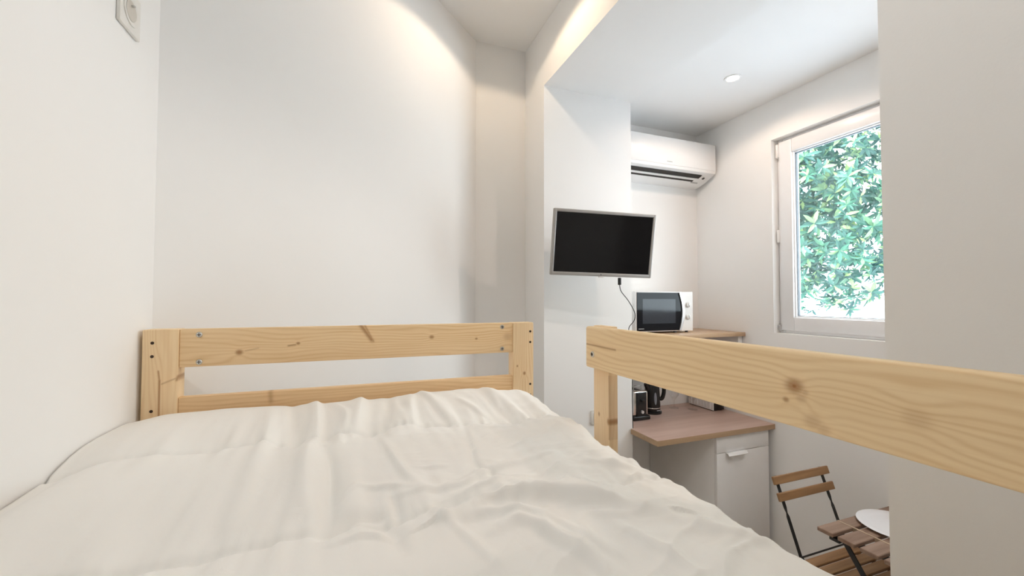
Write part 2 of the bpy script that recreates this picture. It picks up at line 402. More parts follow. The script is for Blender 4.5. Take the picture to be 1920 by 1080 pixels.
# ------------------------------------------------------------------ recessed downlights, real ones and added fill
def downlight(x, y, z, label, power, size_deg, col, blend=0.25):
    t = thing('recessed_or_fill_light', (x, y, z), label, 'ceiling light')
    bm = bmesh.new()
    lathe(bm, [(0.031, 0.0), (0.043, 0.0), (0.043, -0.004), (0.036, -0.006), (0.031, -0.004), (0.031, 0.0)], (0, 0, 0), 40, close=False)
    put('trim_ring', bm, 'white_plastic', t, local=True)
    bm = bmesh.new(); lathe(bm, [(0.0005, -0.0035), (0.022, -0.0035), (0.0315, -0.0025), (0.0315, -0.0005), (0.0005, -0.0005)], (0, 0, 0), 40)
    put('lens', bm, 'lamp_warm', t, local=True)
    l = bpy.data.lights.new('downlight_or_fill_lamp', 'SPOT'); l.energy = power; l.color = col; l.spot_size = math.radians(size_deg); l.spot_blend = blend; l.shadow_soft_size = 0.03
    o = bpy.data.objects.new('downlight_or_fill_lamp', l); C.objects.link(o); o.parent = t; o.location = (0, 0, -0.035)
    return t
WARM = (1.0, 0.77, 0.53)
downlight(0.63, 1.70, H1, 'recessed round downlight in the raised ceiling above the headboard', 7.5, 146, WARM, 0.12)
downlight(0.45, 0.10, H1, 'added fill downlight in the raised ceiling over the middle of the bed', 19.5, 126, (0.98, 0.965, 0.94), 0.35)  # unseen lamp, added as fill for the duvet and left wall
downlight(1.994, 1.732, H2, 'small lit recessed downlight in the kitchen ceiling near the window', 6.8, 160, (1, 0.77, 0.60), 0.3)
downlight(1.994, 0.62, H2, 'added fill downlight in the kitchen ceiling behind the partition wall', 19, 160, (1, 0.80, 0.66), 0.3)  # unseen lamp, added to brighten the lower kitchen

# ------------------------------------------------------------------ loft bed
bed = thing('loft_bed', (0.03, 0.19, 0), 'pine loft bed with plank headboard and side guard rail', 'bed')
off = (0.03, 0.19, 0)
YH = 1.22
head_knots = [(-0.276, 1.538, 0.006, 0.85), (-0.143, 1.556, 0.0035, 0.8), (0.208, 1.562, 0.005, 0.75), (0.344, 1.553, 0.003, 0.8), (0.446, 1.556, 0.010, 0.30)]
head_str = [(0.012, 1.600, 0.040, 1.560, 0.0055, 0.75), (0.022, 1.600, 0.045, 1.556, 0.003, 0.6), (-0.165, 1.5505, -0.150, 1.5525, 0.0022, 0.7), (-0.262, 1.541, -0.235, 1.547, 0.002, 0.3)]
M['pine_head'] = pine('pine_head_plank', 'X', 'Z', knots=head_knots, streaks=head_str, seed=1.0, off=off)
M['pine_low'] = pine('pine_low_plank', 'X', 'Z', light=(0.93, 0.68, 0.40), dark=(0.74, 0.48, 0.24), streaks=[(-0.206, 1.445, -0.204, 1.412, 0.006, 0.45)], seed=4.0, off=off)
M['pine_post'] = pine('pine_post', 'Z', 'X', light=(0.95, 0.74, 0.47), dark=(0.82, 0.57, 0.31), ring=150, knots=[(1.463, 0.477, 0.0025, 0.8), (1.439, 0.501, 0.004, 0.8)],
    streaks=[(1.500, -0.439, 1.478, -0.4365, 0.0018, 0.75), (1.478, -0.4365, 1.38, -0.4365, 0.0022, 0.85), (1.470, -0.432, 1.482, -0.404, 0.0022, 0.45), (1.478, -0.403, 1.486, -0.401, 0.0025, 0.7)], seed=2.0, off=off)
M['pine_guard'] = pine('pine_guard_plank', 'Y', 'Z', ring=95, light=(0.95, 0.735, 0.45), dark=(0.80, 0.555, 0.29),
    knots=[(0.360, 1.566, 0.0085, 0.80), (0.360, 1.566, 0.0035, 1.0), (0.371, 1.547, 0.003, 0.75), (0.348, 1.561, 0.004, 0.35), (0.352, 1.553, 0.005, 0.30), (0.240, 1.558, 0.009, 0.22), (0.338, 1.528, 0.008, 0.32), (0.327, 1.522, 0.006, 0.28)],
    streaks=[(0.860, 1.5685, 0.74, 1.567, 0.0022, 0.7)], seed=3.0, off=off)
M['pine_gpost'] = pine('pine_guard_post', 'Z', 'Y', light=(0.95, 0.74, 0.48), dark=(0.82, 0.57, 0.32), knots=[(1.406, 0.839, 0.0035, 0.7), (1.398, 0.799, 0.006, 0.85)], streaks=[(1.50, 0.7985, 1.36, 0.7985, 0.0015, 0.5)], seed=5.0, off=off)
M['pine_side'] = pine('pine_side', 'Y', 'Z', seed=6.0, off=off)
HT = h(-0.0735)
# head posts and planks
for (x0, x1, holes) in ((-0.472, -0.401, ((-0.452, 1.568), (-0.452, 1.536), (-0.451, 1.407))), (0.463, 0.533, ((0.521, 1.571), (0.521, 1.537), (0.521, 1.404), (0.521, 1.370)))):
    pst = put('head_post', B(x0, x1, YH, YH+0.045, 0, HT, 0.003), 'pine_post', bed)
    for (hx, hz) in holes:
        put('screw_hole', lathe(bmesh.new(), [(0.0036, 0.0), (0.0036, -0.0006)], (hx, YH, hz), 14, 'Y'), 'dark_hole', pst)
plk = put('head_plank', B(-0.401, 0.463, YH+0.004, YH+0.026, h(-0.1665), h(-0.0735), 0.003), 'pine_head', bed)
for (sx, sz) in ((-0.361, 1.585), (-0.360, 1.518), (0.427, 1.587), (0.427, 1.519)):
    s = put('screw', lathe(bmesh.new(), [(0.0062, 0.0), (0.0066, -0.001), (0.0055, -0.0022), (0.001, -0.0026)], (sx, YH+0.004, sz), 20, 'Y'), 'steel', plk)
    bm = bmesh.new(); bx(bm, sx-0.004, sx+0.004, YH+0.001, YH+0.002, sz-0.0007, sz+0.0007); bx(bm, sx-0.0007, sx+0.0007, YH+0.001, YH+0.002, sz-0.004, sz+0.004)
    put('screw_slot', bm, 'dark_hole', plk)
put('head_plank', B(-0.401, 0.463, YH+0.004, YH+0.026, h(-0.33), h(-0.2385), 0.003), 'pine_low', bed)
# guard rail on the open side, its post, side rails and foot end
gr = put('guard_rail', B(0.51, 0.533, -0.86, 0.860, h(-0.1585), h(-0.063), 0.005, 3), 'pine_guard', bed)
put('bolt', lathe(bmesh.new(), [(0.0068, 0.0), (0.0066, -0.0012), (0.004, -0.002), (0.0038, 0.0), (0.001, 0.0)], (0.51, 0.829, 1.547), 20, 'X'), 'steel', gr)
put('bolt_socket', lathe(bmesh.new(), [(0.0032, -0.0004), (0.0032, -0.0012)], (0.51, 0.829, 1.547), 6, 'X'), 'dark_hole', gr)
put('guard_post', B(0.533, 0.556, 0.797, 0.862, h(-0.62), h(-0.0615), 0.002), 'pine_gpost', bed)
put('guard_post', B(0.533, 0.556, -0.60, -0.535, h(-0.62), h(-0.0615), 0.002), 'pine_gpost', bed)
put('side_rail', B(0.505, 0.532, -0.84, 1.22, h(-0.62), h(-0.47), 0.003), 'pine_side', bed)
put('side_rail', B(-0.476, -0.452, -0.84, 1.22, h(-0.62), h(-0.47), 0.003), 'pine_side', bed)
for x0, x1 in ((-0.468, -0.401), (0.463, 0.533)): put('foot_post', B(x0, x1, -0.885, -0.842, 0, HT, 0.003), 'pine_side', bed)
put('foot_plank', B(-0.401, 0.463, -0.875, -0.853, h(-0.1665), HT, 0.003), 'pine_side', bed)
put('foot_plank', B(-0.401, 0.463, -0.875, -0.853, h(-0.33), h(-0.2385), 0.003), 'pine_side', bed)
for i in range(12):
    y = -0.78 + i*0.172
    put('bed_slat', B(-0.452, 0.505, y, y+0.07, h(-0.565), h(-0.545)), 'pine_side', bed)
tag(put('mattress', B(-0.47, 0.45, -0.84, 1.205, h(-0.545), h(-0.335), 0.03, 4), 'mattress'), 'white mattress lying under the cream duvet', 'mattress')

# ------------------------------------------------------------------ duvet (quilted, folds modelled as height)
def vnoise(x, y, seed):
    xi = np.floor(x).astype(np.int64); yi = np.floor(y).astype(np.int64); xf = x-xi; yf = y-yi
    def g(i, j):
        n = (i*374761393 + j*668265263 + seed*974711) & 0x7fffffff
        n = (n ^ (n >> 13))*1274126177 & 0x7fffffff
        n = n ^ (n >> 16)
        a = (n % 65536)/65536.0*2*np.pi
        return np.cos(a), np.sin(a)
    u = xf*xf*xf*(xf*(xf*6-15)+10); v = yf*yf*yf*(yf*(yf*6-15)+10)
    def d(i, j):
        gx, gy = g(xi+i, yi+j); return gx*(xf-i)+gy*(yf-j)
    return (d(0, 0)*(1-u)+d(1, 0)*u)*(1-v) + (d(0, 1)*(1-u)+d(1, 1)*u)*v
def sstep(a, b, x):
    t = np.clip((x-a)/(b-a), 0, 1); return t*t*(3-2*t)
def fold(X, Y, pts, amp, wb, wf, side=None):
    """Ridge (or crease, amp<0) along a polyline; wb/wf = falloff on its far/near side (left/right of travel)."""
    P = np.array([(p.x, p.y) for p in catmull([(a, b, 0) for a, b in pts], 6)])
    best = np.full(X.shape, 1e9); sgn = np.zeros(X.shape); tt = np.zeros(X.shape)
    for i in range(len(P)-1):
        a, b = P[i], P[i+1]; d = b-a; L2 = d@d + 1e-12
        t = np.clip(((X-a[0])*d[0]+(Y-a[1])*d[1])/L2, 0, 1)
        dx = X-(a[0]+t*d[0]); dy = Y-(a[1]+t*d[1]); q = dx*dx+dy*dy
        m_ = q < best
        best = np.where(m_, q, best); sgn = np.where(m_, np.sign(d[0]*dy-d[1]*dx), sgn); tt = np.where(m_, (i+t)/(len(P)-1), tt)
    dist = np.sqrt(best); w = np.where(sgn > 0, wb, wf)
    return amp*np.exp(-(dist/w)**2)*np.sin(np.pi*np.clip(0.06+0.88*tt, 0, 1))**0.7
def build_duvet():
    xr, R = 0.425, 0.055                     # where the right-hand roll starts and its radius
    aw = np.concatenate([np.linspace(-0.476, xr, 300), xr + np.linspace(0, R*PI/2, 22)[1:], xr + R*PI/2 + np.linspace(0, 0.12, 16)[1:]])
    ys = np.concatenate([np.linspace(-0.84, 0.20, 110)[:-1], np.linspace(0.20, 1.211, 330)])
    A, Y = np.meshgrid(aw, ys, indexing='ij')
    X = np.minimum(A, xr + R)
    seams = [-0.88, -0.52, -0.165, 0.19, 0.548, 0.915, 1.29]
    Yw = Y + 0.012*vnoise(X*5, Y*0+3.3, 5) + 0.018*sstep(0.05, 0.4, X)*np.where(Y > 0.75, 1, 0.3)
    Z = np.zeros_like(Y)
    puff = np.zeros_like(Y)
    for s0, s1 in zip(seams, seams[1:]):
        t = np.clip((Yw-s0)/(s1-s0), 0, 1); inside = (Yw >= s0) & (Yw < s1)
        puff = np.where(inside, np.sin(np.pi*t)**0.55, puff)
    fade = 1 - 0.55*sstep(0.05, 0.30, X)*sstep(0.86, 0.70, Y)
    Z += -0.282 + 0.018*puff*fade
    Z += 0.009*sstep(0.0, 0.35, X)*sstep(0.90, 1.12, Y)
    Z += 0.006*vnoise(X*4+1, Y*4, 9)
    # drop towards the wall
    Z -= 0.030*sstep(-0.36, -0.476, X)**1.5*sstep(1.02, 0.80, Y)
    Z -= 0.010*sstep(-0.40, -0.476, X)
    Z -= 0.030*sstep(1.17, 1.211, Y)**2
    # gathers at the stitched seams
    for s, amp, xm in ((0.915, 0.0078, -0.12), (0.548, 0.0055, -0.14), (0.19, 0.004, 0.0)):
        d = Yw - s
        env = np.where(d > 0, np.exp(-(d/0.17)**2), np.exp(-(d/0.10)**2))
        wx = 0.25 + 0.75*sstep(-0.36, xm, X)
        warp = X + 0.10*d*(0.4-X) + 0.012*vnoise(X*9, Y*5, 31)
        n = vnoise(warp*17, Y*1.6+s*7, 11) + 0.6*vnoise(warp*38, Y*3.0+s*3, 12)
        Z += amp*2.4*env*wx*n
        Z += 0.0022*np.exp(-(d/0.022)**2)*vnoise(warp*75, Y*4, 14)*2*wx
        Z -= 0.0035*np.exp(-(d/0.007)**2)
    # slanted soft pleats left of centre
    sl = X*0.86 + (Y-0.7)*0.16
    Z += 0.0045*vnoise(sl*16, Y*1.4, 21)*sstep(-0.46, -0.25, X)*sstep(0.15, -0.02, X)
    # head-end folds (ridge lines seen on the top channel)
    for pts, a, wb, wf in (
        ([(0.17, 1.194), (0.185, 1.052), (0.204, 0.894)], 0.008, 0.022, 0.012),
        ([(0.355, 1.21), (0.347, 1.087), (0.336, 0.979)], 0.006, 0.020, 0.014),
        ([(0.248, 1.065), (0.273, 0.969), (0.292, 0.930)], 0.004, 0.015, 0.010),
        ([(0.015, 1.21), (0.009, 1.021), (0.001, 0.905)], 0.010, 0.014, 0.030),
        ([(-0.096, 1.21), (-0.076, 1.01), (-0.067, 0.859)], 0.010, 0.012, 0.024),
        ([(0.141, 1.15), (0.12, 0.98), (0.116, 0.889)], 0.010, 0.014, 0.028),
        ([(0.090, 1.198), (0.069, 0.984), (0.068, 0.861)], -0.005, 0.014, 0.018),
        ([(-0.054, 1.158), (-0.022, 1.032), (-0.027, 0.844)], 0.006, 0.010, 0.016),
        ([(-0.150, 1.19), (-0.125, 1.03), (-0.105, 0.87)], -0.005, 0.016, 0.014),
        ([(-0.19, 1.15), (-0.17, 1.0), (-0.15, 0.80), (-0.14, 0.60)], 0.005, 0.022, 0.018),
        ([(-0.08, 0.86), (-0.072, 0.74), (-0.062, 0.60)], 0.009, 0.014, 0.020),
        # second channel and the slack right-hand half
        ([(-0.049, 0.83), (-0.036, 0.732), (-0.030, 0.621), (-0.027, 0.535)], -0.0075, 0.012, 0.020),
        ([(-0.027, 0.533), (-0.006, 0.557), (0.015, 0.566), (0.035, 0.563)], -0.008, 0.014, 0.010),
        ([(0.050, 0.612), (0.054, 0.565), (0.056, 0.532)], -0.006, 0.010, 0.010),
        ([(0.048, 0.84), (0.060, 0.726), (0.073, 0.651), (0.085, 0.62)], 0.0045, 0.012, 0.008),
        ([(0.217, 0.87), (0.198, 0.742), (0.189, 0.67), (0.204, 0.619), (0.222, 0.575)], -0.0045, 0.007, 0.012),
        ([(0.06, 0.600), (0.111, 0.598), (0.151, 0.601), (0.202, 0.633), (0.261, 0.651), (0.33, 0.671)], 0.0055, 0.018, 0.007),
        ([(0.125, 0.562), (0.166, 0.567), (0.198, 0.577), (0.223, 0.583), (0.29, 0.598)], 0.006, 0.020, 0.008),
        ([(0.250, 0.712), (0.293, 0.731), (0.335, 0.752)], 0.0032, 0.010, 0.005),
        ([(0.085, 0.671), (0.119, 0.669), (0.145, 0.671)], 0.0022, 0.008, 0.004),
        ([(-0.020, 0.613), (0.009, 0.636), (0.050, 0.624), (0.085, 0.606)], 0.0032, 0.012, 0.006),
        ([(0.105, 0.514), (0.146, 0.531), (0.178, 0.541), (0.227, 0.533), (0.272, 0.514), (0.307, 0.488), (0.322, 0.478), (0.375, 0.440)], 0.015, 0.045, 0.017),
        ([(0.108, 0.505), (0.145, 0.510), (0.179, 0.502), (0.209, 0.485), (0.230, 0.452), (0.245, 0.415), (0.260, 0.385)], 0.0075, 0.016, 0.011),
        ([(0.155, 0.462), (0.183, 0.472), (0.206, 0.455), (0.217, 0.428), (0.231, 0.392), (0.240, 0.35)], 0.0085, 0.016, 0.012),
        ([(0.300, 0.425), (0.309, 0.389), (0.313, 0.365), (0.320, 0.32)], 0.006, 0.012, 0.009),
        ([(0.090, 0.55), (0.109, 0.502), (0.121, 0.456), (0.135, 0.40)], 0.004, 0.010, 0.010),
        ([(0.034, 0.56), (0.043, 0.507), (0.047, 0.45)], -0.006, 0.012, 0.014),
        ([(-0.02, 0.50), (0.02, 0.505), (0.035, 0.495)], 0.004, 0.010, 0.006),
        ([(0.36, 0.62), (0.40, 0.60), (0.44, 0.57)], 0.005, 0.018, 0.010),
        ([(0.38, 0.42), (0.40, 0.38), (0.44, 0.35)], 0.006, 0.018, 0.012),
    ): Z += fold(X, Y, pts, a*1.55, wb*0.85, wf*0.8)
    # slack cloth: long soft creases running across the right half
    rx = sstep(0.0, 0.22, X)*sstep(0.93, 0.84, Y)
    q = X*0.35 - Y + 0.09*vnoise(X*5, Y*5, 41) + 0.03*vnoise(X*13, Y*13, 44)
    rid = 1-np.abs(vnoise(q*13, (X+Y*0.3)*3.2, 42))*2.2
    Z += 0.0045*rx*(np.clip(rid, 0, 1)**3)
    Z += 0.0013*rx*(np.clip(1-np.abs(vnoise(q*22+4, X*9, 43))*2.4, 0, 1)**5)
    Z += 0.0016*vnoise(X*24, Y*24, 51)*(0.4+0.6*sstep(-0.2, 0.2, X))
    # right-hand edge: small scallops, then the roll
    ex = sstep(0.33, xr, X)
    Z += 0.004*ex*vnoise(Y*22, X*6, 61)
    th = np.clip((A-xr)/R, 0, PI/2); dn = np.maximum(A - xr - R*PI/2, 0)
    Xo = np.where(A > xr, xr + R*np.sin(th), X) + 0.010*sstep(xr, xr+R, A)*vnoise(Y*9, A*6, 71) + np.where(A > xr, 0.004*vnoise(Y*26, A*10, 72), 0)
    Zo = Z - R*(1-np.cos(th)) - dn
    # rounded head-right corner
    cr = sstep(1.08, 1.211, Y)*sstep(0.30, 0.50, X)
    Xo = Xo - 0.035*cr*sstep(0.38, 0.48, X); Zo = Zo - 0.030*cr
    n1_, n2_ = A.shape
    V = np.stack([Xo, Y, Zo + CZ], -1).reshape(-1, 3)
    idx = np.arange(n1_*n2_).reshape(n1_, n2_)
    F = np.stack([idx[:-1, :-1], idx[1:, :-1], idx[1:, 1:], idx[:-1, 1:]], -1).reshape(-1, 4)
    # thin skirt all round so the cloth has an edge
    V = V.tolist(); F = F.tolist()
    loop = list(idx[:, 0]) + list(idx[-1, 1:]) + list(idx[-2::-1, -1]) + list(idx[0, -2:0:-1])
    base = len(V)
    for k in loop:
        v = V[k]; V.append([v[0], v[1], min(v[2]-0.02, h(-0.32)) if v[2] > h(-0.33) else v[2]-0.01])
    for i in range(len(loop)):
        j = (i+1) % len(loop); F.append([loop[j], loop[i], base+i, base+j])
    me = bpy.data.meshes.new('duvet'); me.from_pydata(V, [], F); me.update(); me.shade_smooth()
    me.materials.append(M['duvet'])
    o = bpy.data.objects.new('duvet', me); C.objects.link(o)
    return tag(o, 'crumpled cream quilted duvet spread over the whole loft bed', 'duvet')
build_duvet()

# ------------------------------------------------------------------ wall fittings
sk = thing('wall_socket', (XL, 1.1325, h(0.5875)), 'square white round-pin power socket high on the left wall', 'socket')
put('plate', B(XL, XL+0.008, 1.089, 1.176, h(0.5875), h(0.680), 0.003), 'socket', sk)
put('rim', lathe(bmesh.new(), [(0.0325, 0.0), (0.0325, 0.0022), (0.0265, 0.0022), (0.0215, -0.001)], (XL+0.008, 1.1325, h(0.634)), 40, 'X', close=False), 'socket', sk)
put('recess', lathe(bmesh.new(), [(0.0218, 0.0009), (0.0005, 0.0009)], (XL+0.008, 1.1325, h(0.634)), 36, 'X', close=False), 'socket_in', sk)
put('earth_pin', lathe(bmesh.new(), [(0.0025, 0.0), (0.0025, 0.006), (0.001, 0.008)], (XL+0.008, 1.1325, h(0.645)), 12, 'X'), 'steel', sk)
sw = thing('light_switch', (1.31, 2.09, h(-0.72)), 'pale light switch on the pier, half hidden by the guard post', 'switch')
put('plate', B(1.272, 1.352, 2.081, 2.0905, h(-0.72), h(-0.64), 0.002), 'socket', sw)
put('rocker', B(1.287, 1.337, 2.077, 2.082, h(-0.705), h(-0.655), 0.0015), 'socket', sw)

# ------------------------------------------------------------------ air conditioner
ac = thing('air_conditioner', (2.03, 2.465, h(0.845)), 'white wall-mounted air conditioner under the kitchen ceiling', 'air conditioner')
AX0, AX1 = 1.632, 2.425
prof = [(2.465, h(1.132)), (2.305, h(1.132)), (2.275, h(1.124)), (2.268, h(1.105)), (2.262, h(0.925)), (2.266, h(0.911)), (2.30, h(0.896)), (2.36, h(0.870)), (2.42, h(0.851)), (2.465, h(0.846))]
body = put('body', prism(bmesh.new(), prof, 'X', AX0, AX1), 'white_plastic', ac, angle=28)
put('front_panel', B(AX0+0.002, AX1-0.002, 2.2585, 2.268, h(0.930), h(1.118), 0.003), 'white_plastic', ac)
put('brand_mark', B(1.985, 2.030, 2.2575, 2.259, h(0.948), h(0.953)), 'grey_print', ac)
def under(t0, t1, x0, x1, proud, thick=0.002):
    a = Vector((0, 2.266, h(0.911))); b = Vector((0, 2.42, h(0.851)))
    d = b-a; n = Vector((0, -d.z, d.y)).normalized(); n = -n if n.z > 0 else n
    bm = bmesh.new(); vs = []
    for x in (x0, x1):
        for t in (t0, t1):
            for k in (proud, proud-thick): vs.append(bm.verts.new(a + d*t + n*k + Vector((x, 0, 0))))
    bmesh.ops.convex_hull(bm, input=vs); return bm
put('air_slot', under(0.17, 0.38, AX0+0.02, 2.325, 0.006, 0.006), 'slot', ac)
put('louvre', under(0.39, 0.50, AX0+0.02, 2.325, 0.009, 0.006), 'white_plastic', ac)
put('air_slot', under(0.51, 0.63, AX0+0.02, 2.300, 0.0065, 0.006), 'slot', ac)
put('sensor', under(0.30, 0.40, 2.358, 2.372, 0.0065, 0.006), 'slot', ac)
put('rating_label', under(0.66, 0.72, 2.30, 2.36, 0.0065, 0.006), 'grey_print', ac)

# ------------------------------------------------------------------ television on a wall arm
TVP = (1.179, 1.80, h(0.282))
tv = thing('television', TVP, 'flat television with silver-grey frame on a wall arm', 'television', rot=(math.radians(8.67), math.radians(1.2), math.radians(-9.47)), order='YXZ')
tw, th_ = 0.552, 0.331
bm = bmesh.new()
for (x0, x1, z0, z1) in ((-tw/2, -tw/2+0.016, -th_/2, th_/2), (tw/2-0.016, tw/2, -th_/2, th_/2), (-tw/2+0.01, tw/2-0.01, th_/2-0.016, th_/2), (-tw/2+0.01, tw/2-0.01, -th_/2, -th_/2+0.018)):
    bx(bm, x0, x1, 0.0, 0.022, z0, z1, 0.004, 3)
fr = put('frame', bm, 'tv_frame', tv, local=True)
put('screen', B(-tw/2+0.012, tw/2-0.012, 0.004, 0.012, -th_/2+0.016, th_/2-0.012), 'screen', tv, local=True)
put('back_cover', B(-tw/2+0.006, tw/2-0.006, 0.02, 0.045, -th_/2+0.006, th_/2-0.006, 0.008, 3), 'tv_back', tv, local=True)
put('infrared_window', B(-0.016, 0.012, 0.002, 0.012, -th_/2-0.006, -th_/2+0.002, 0.002), 'white_plastic', tv, local=True)
bm = bmesh.new(); lathe(bm, [(0.0032, 0.0), (0.0032, -0.0008), (0.0005, -0.0008)], (-0.006, 0.0, -th_/2+0.009), 18, 'Y'); put('logo_disc', bm, 'dark_print', tv, local=True)
bm = text_bm('LG', 0.007); bm.transform(Matrix.Translation((0.004, -0.0003, -th_/2+0.009)) @ Matrix.Rotation(PI/2, 4, 'X')); put('logo_lettering', bm, 'grey_print', tv, local=True, smooth=False)
bm = bmesh.new(); bx(bm, -0.10, 0.10, 0.045, 0.052, -0.10, 0.10, 0.002); put('mount_plate', bm, 'black_matte', tv, local=True)
bm = bmesh.new(); bar(bm, (1.19, 1.845, h(0.275)), (1.16, 1.97, h(0.28)), 0.05, 0.016, (0, 0, 1)); bar(bm, (1.16, 1.965, h(0.28)), (1.25, 2.085, h(0.28)), 0.05, 0.016, (0, 0, 1)); put('arm', bm, 'black_matte', tv, smooth=False)
put('wall_bracket', B(1.22, 1.28, 2.075, 2.0905, h(0.19), h(0.37), 0.002), 'black_matte', tv)
cb = thing('power_cable', (1.31, 1.86, h(0.09)), 'thin black cable dangling from the underside of the television', 'cable')
put('plug', B(1.302, 1.318, 1.852, 1.864, h(0.078), h(0.116), 0.003), 'cord', cb)
put('cord', tube(bmesh.new(), [(1.310, 1.858, h(0.082)), (1.330, 1.872, h(0.045)), (1.425, 1.935, h(-0.01)), (1.502, 1.985, h(-0.075)), (1.510, 2.0, h(-0.12)), (1.482, 2.01, h(-0.16)), (1.487, 2.015, h(-0.20)), (1.52, 2.03, h(-0.30)), (1.53, 2.05, h(-0.55)), (1.548, 2.070, h(-0.765))], 0.0022, 8), 'cord', cb)

# ------------------------------------------------------------------ kitchen: worktop, cabinet, raised shelf
WT = h(-0.773)
wt = thing('kitchen_worktop', (2.0, 2.16, WT-0.03), 'reddish oak laminate worktop above the white drawer cabinet', 'worktop')
bm = prism(bmesh.new(), [(1.547, 1.853), (2.448, 1.853), (2.448, 2.463), (1.564, 2.463), (1.564, 2.088), (1.547, 2.088)], 'Z', WT-0.0305, WT-0.001)
put('edge_band', bm, 'worktop_edge', wt, smooth=False)
bm = prism(bmesh.new(), [(1.548, 1.854), (2.447, 1.854), (2.447, 2.462), (1.565, 2.462), (1.565, 2.087), (1.548, 2.087)], 'Z', WT-0.001, WT)
put('top_surface', bm, 'worktop', wt, smooth=False)
cab = thing('base_cabinet', (2.2, 2.16, 0), 'white base cabinet with one drawer and one door', 'cabinet')
cx0, cx1 = 1.985, 2.412
put('body', B(cx0, cx1, 1.888, 2.46, 0.10, WT-0.0305, 0.001), 'cabinet', cab)
put('plinth', B(cx0+0.005, cx1-0.005, 1.93, 2.44, 0.0, 0.10), 'cabinet', cab)
put('drawer', B(cx0+0.002, cx1-0.002, 1.869, 1.887, h(-0.9035), WT-0.034, 0.0012), 'cabinet', cab)
dr = put('door', B(cx0+0.002, cx1-0.002, 1.869, 1.887, 0.105, h(-0.9065), 0.0012), 'cabinet', cab)
bm = bmesh.new(); prism(bm, [(1.870, h(-0.9050)), (1.852, h(-0.9050)), (1.842, h(-0.918)), (1.843, h(-0.921)), (1.855, h(-0.9085)), (1.870, h(-0.9080))], 'X', 2.055, 2.205)
put('handle', bm, 'white_plastic', dr, smooth=False)
sh = thing('raised_shelf', (2.0, 2.26, WT), 'wood-topped shelf unit carrying the microwave', 'shelf')
ST = h(-0.218)
put('board', B(1.60, 2.448, 2.054, 2.463, ST-0.026, ST, 0.001), 'shelf_wood', sh)
put('side_panel', B(2.405, 2.440, 2.075, 2.46, ST-0.22, ST-0.026), 'cabinet', sh)
put('side_panel', B(1.610, 1.628, 2.30, 2.46, WT, ST-0.026), 'cabinet', sh)
put('back_rail', B(1.628, 2.420, 2.45, 2.462, ST-0.12, ST-0.026), 'cabinet', sh)

# microwave
mw = thing('microwave', (1.895, 2.31, ST), 'white microwave with black glass door on the raised shelf', 'microwave')
mx0, mx1, my, mz0, mz1 = 1.648, 2.112, 2.170, ST+0.012, ST+0.270
put('body', B(mx0, mx1, my+0.012, 2.445, mz0, mz1, 0.004), 'white_plastic', mw)
put('front_bezel', B(mx0, mx1, my, my+0.013, mz0, mz1, 0.003), 'white_plastic', mw)
def arc_edge(xa, bulge, z0, z1, n=14):
    return [(xa + bulge*math.sin(PI*i/n), z0 + (z1-z0)*i/n) for i in range(n+1)]
dz0, dz1 = mz0+0.006, mz1-0.006
door = put('door', prism(bmesh.new(), [(mx0+0.010, dz0), *arc_edge(1.988, 0.026, dz0, dz1), (mx0+0.010, dz1)], 'Y', my-0.004, my+0.001), 'mw_glass', mw, smooth=False)
put('viewing_window', B(mx0+0.052, 1.962, my-0.0048, my-0.003, dz0+0.046, dz1-0.042), 'mw_window', door)
bm = bmesh.new(); e0 = arc_edge(1.988, 0.026, dz0, dz1); e1 = arc_edge(2.004, 0.028, dz0-0.003, dz1+0.003)
prism(bm, e0 + e1[::-1], 'Y', my-0.012, my+0.001); put('handle', bm, 'silver', door, smooth=False)
for kz in (dz0+0.085, dz0+0.165):
    k = put('knob', lathe(bmesh.new(), [(0.0155, 0.0), (0.0150, -0.012), (0.013, -0.014), (0.0005, -0.014)], (2.066, my, kz), 28, 'Y'), 'white_plastic', mw)
    put('knob_grip', B(2.0635, 2.0685, my-0.019, my-0.012, kz-0.013, kz+0.013, 0.001), 'silver', k)
    put('dial_mark', lathe(bmesh.new(), [(0.0195, -0.0004), (0.0180, -0.0004)], (2.066, my, kz), 28, 'Y', close=False), 'grey_print', k)
for fx in (mx0+0.03, 1.985, mx1-0.03):
    put('foot', lathe(bmesh.new(), [(0.011, 0.0), (0.009, 0.012)], (fx, my+0.03, ST), 14), 'black', mw)
put('door_print', B(mx0+0.020, mx0+0.062, my-0.0046, my-0.0038, dz0+0.012, dz0+0.016), 'grey_print', door)

# ------------------------------------------------------------------ things on the worktop
ts = thing('toaster', (1.715, 2.32, WT), 'black and steel toaster at the pier end of the worktop', 'toaster')
put('base', B(1.653, 1.784, 2.198, 2.45, WT, WT+0.028, 0.008, 3), 'black', ts)
put('shell', B(1.660, 1.777, 2.212, 2.445, WT+0.024, WT+0.185, 0.014, 4), 'chrome', ts)
put('end_panel', B(1.680, 1.757, 2.203, 2.216, WT+0.026, WT+0.178, 0.005, 3), 'black', ts)
put('lever', B(1.708, 1.729, 2.186, 2.204, WT+0.120, WT+0.134, 0.003), 'black', ts)
put('dial', lathe(bmesh.new(), [(0.011, 0.0), (0.010, -0.010), (0.0005, -0.010)], (1.7185, 2.203, WT+0.055), 18, 'Y'), 'silver', ts)
put('slot', B(1.700, 1.738, 2.24, 2.42, WT+0.183, WT+0.1858), 'slot', ts)
put('rack', tube(bmesh.new(), [(1.69, 2.25, WT+0.185), (1.69, 2.25, WT+0.212), (1.75, 2.25, WT+0.212), (1.75, 2.25, WT+0.185)], 0.003, 8, curve=False), 'chrome', ts)
kt = thing('electric_kettle', (1.906, 2.335, WT), 'glossy black electric kettle with grey water gauge', 'kettle')
kc = (1.906, 2.335, WT)
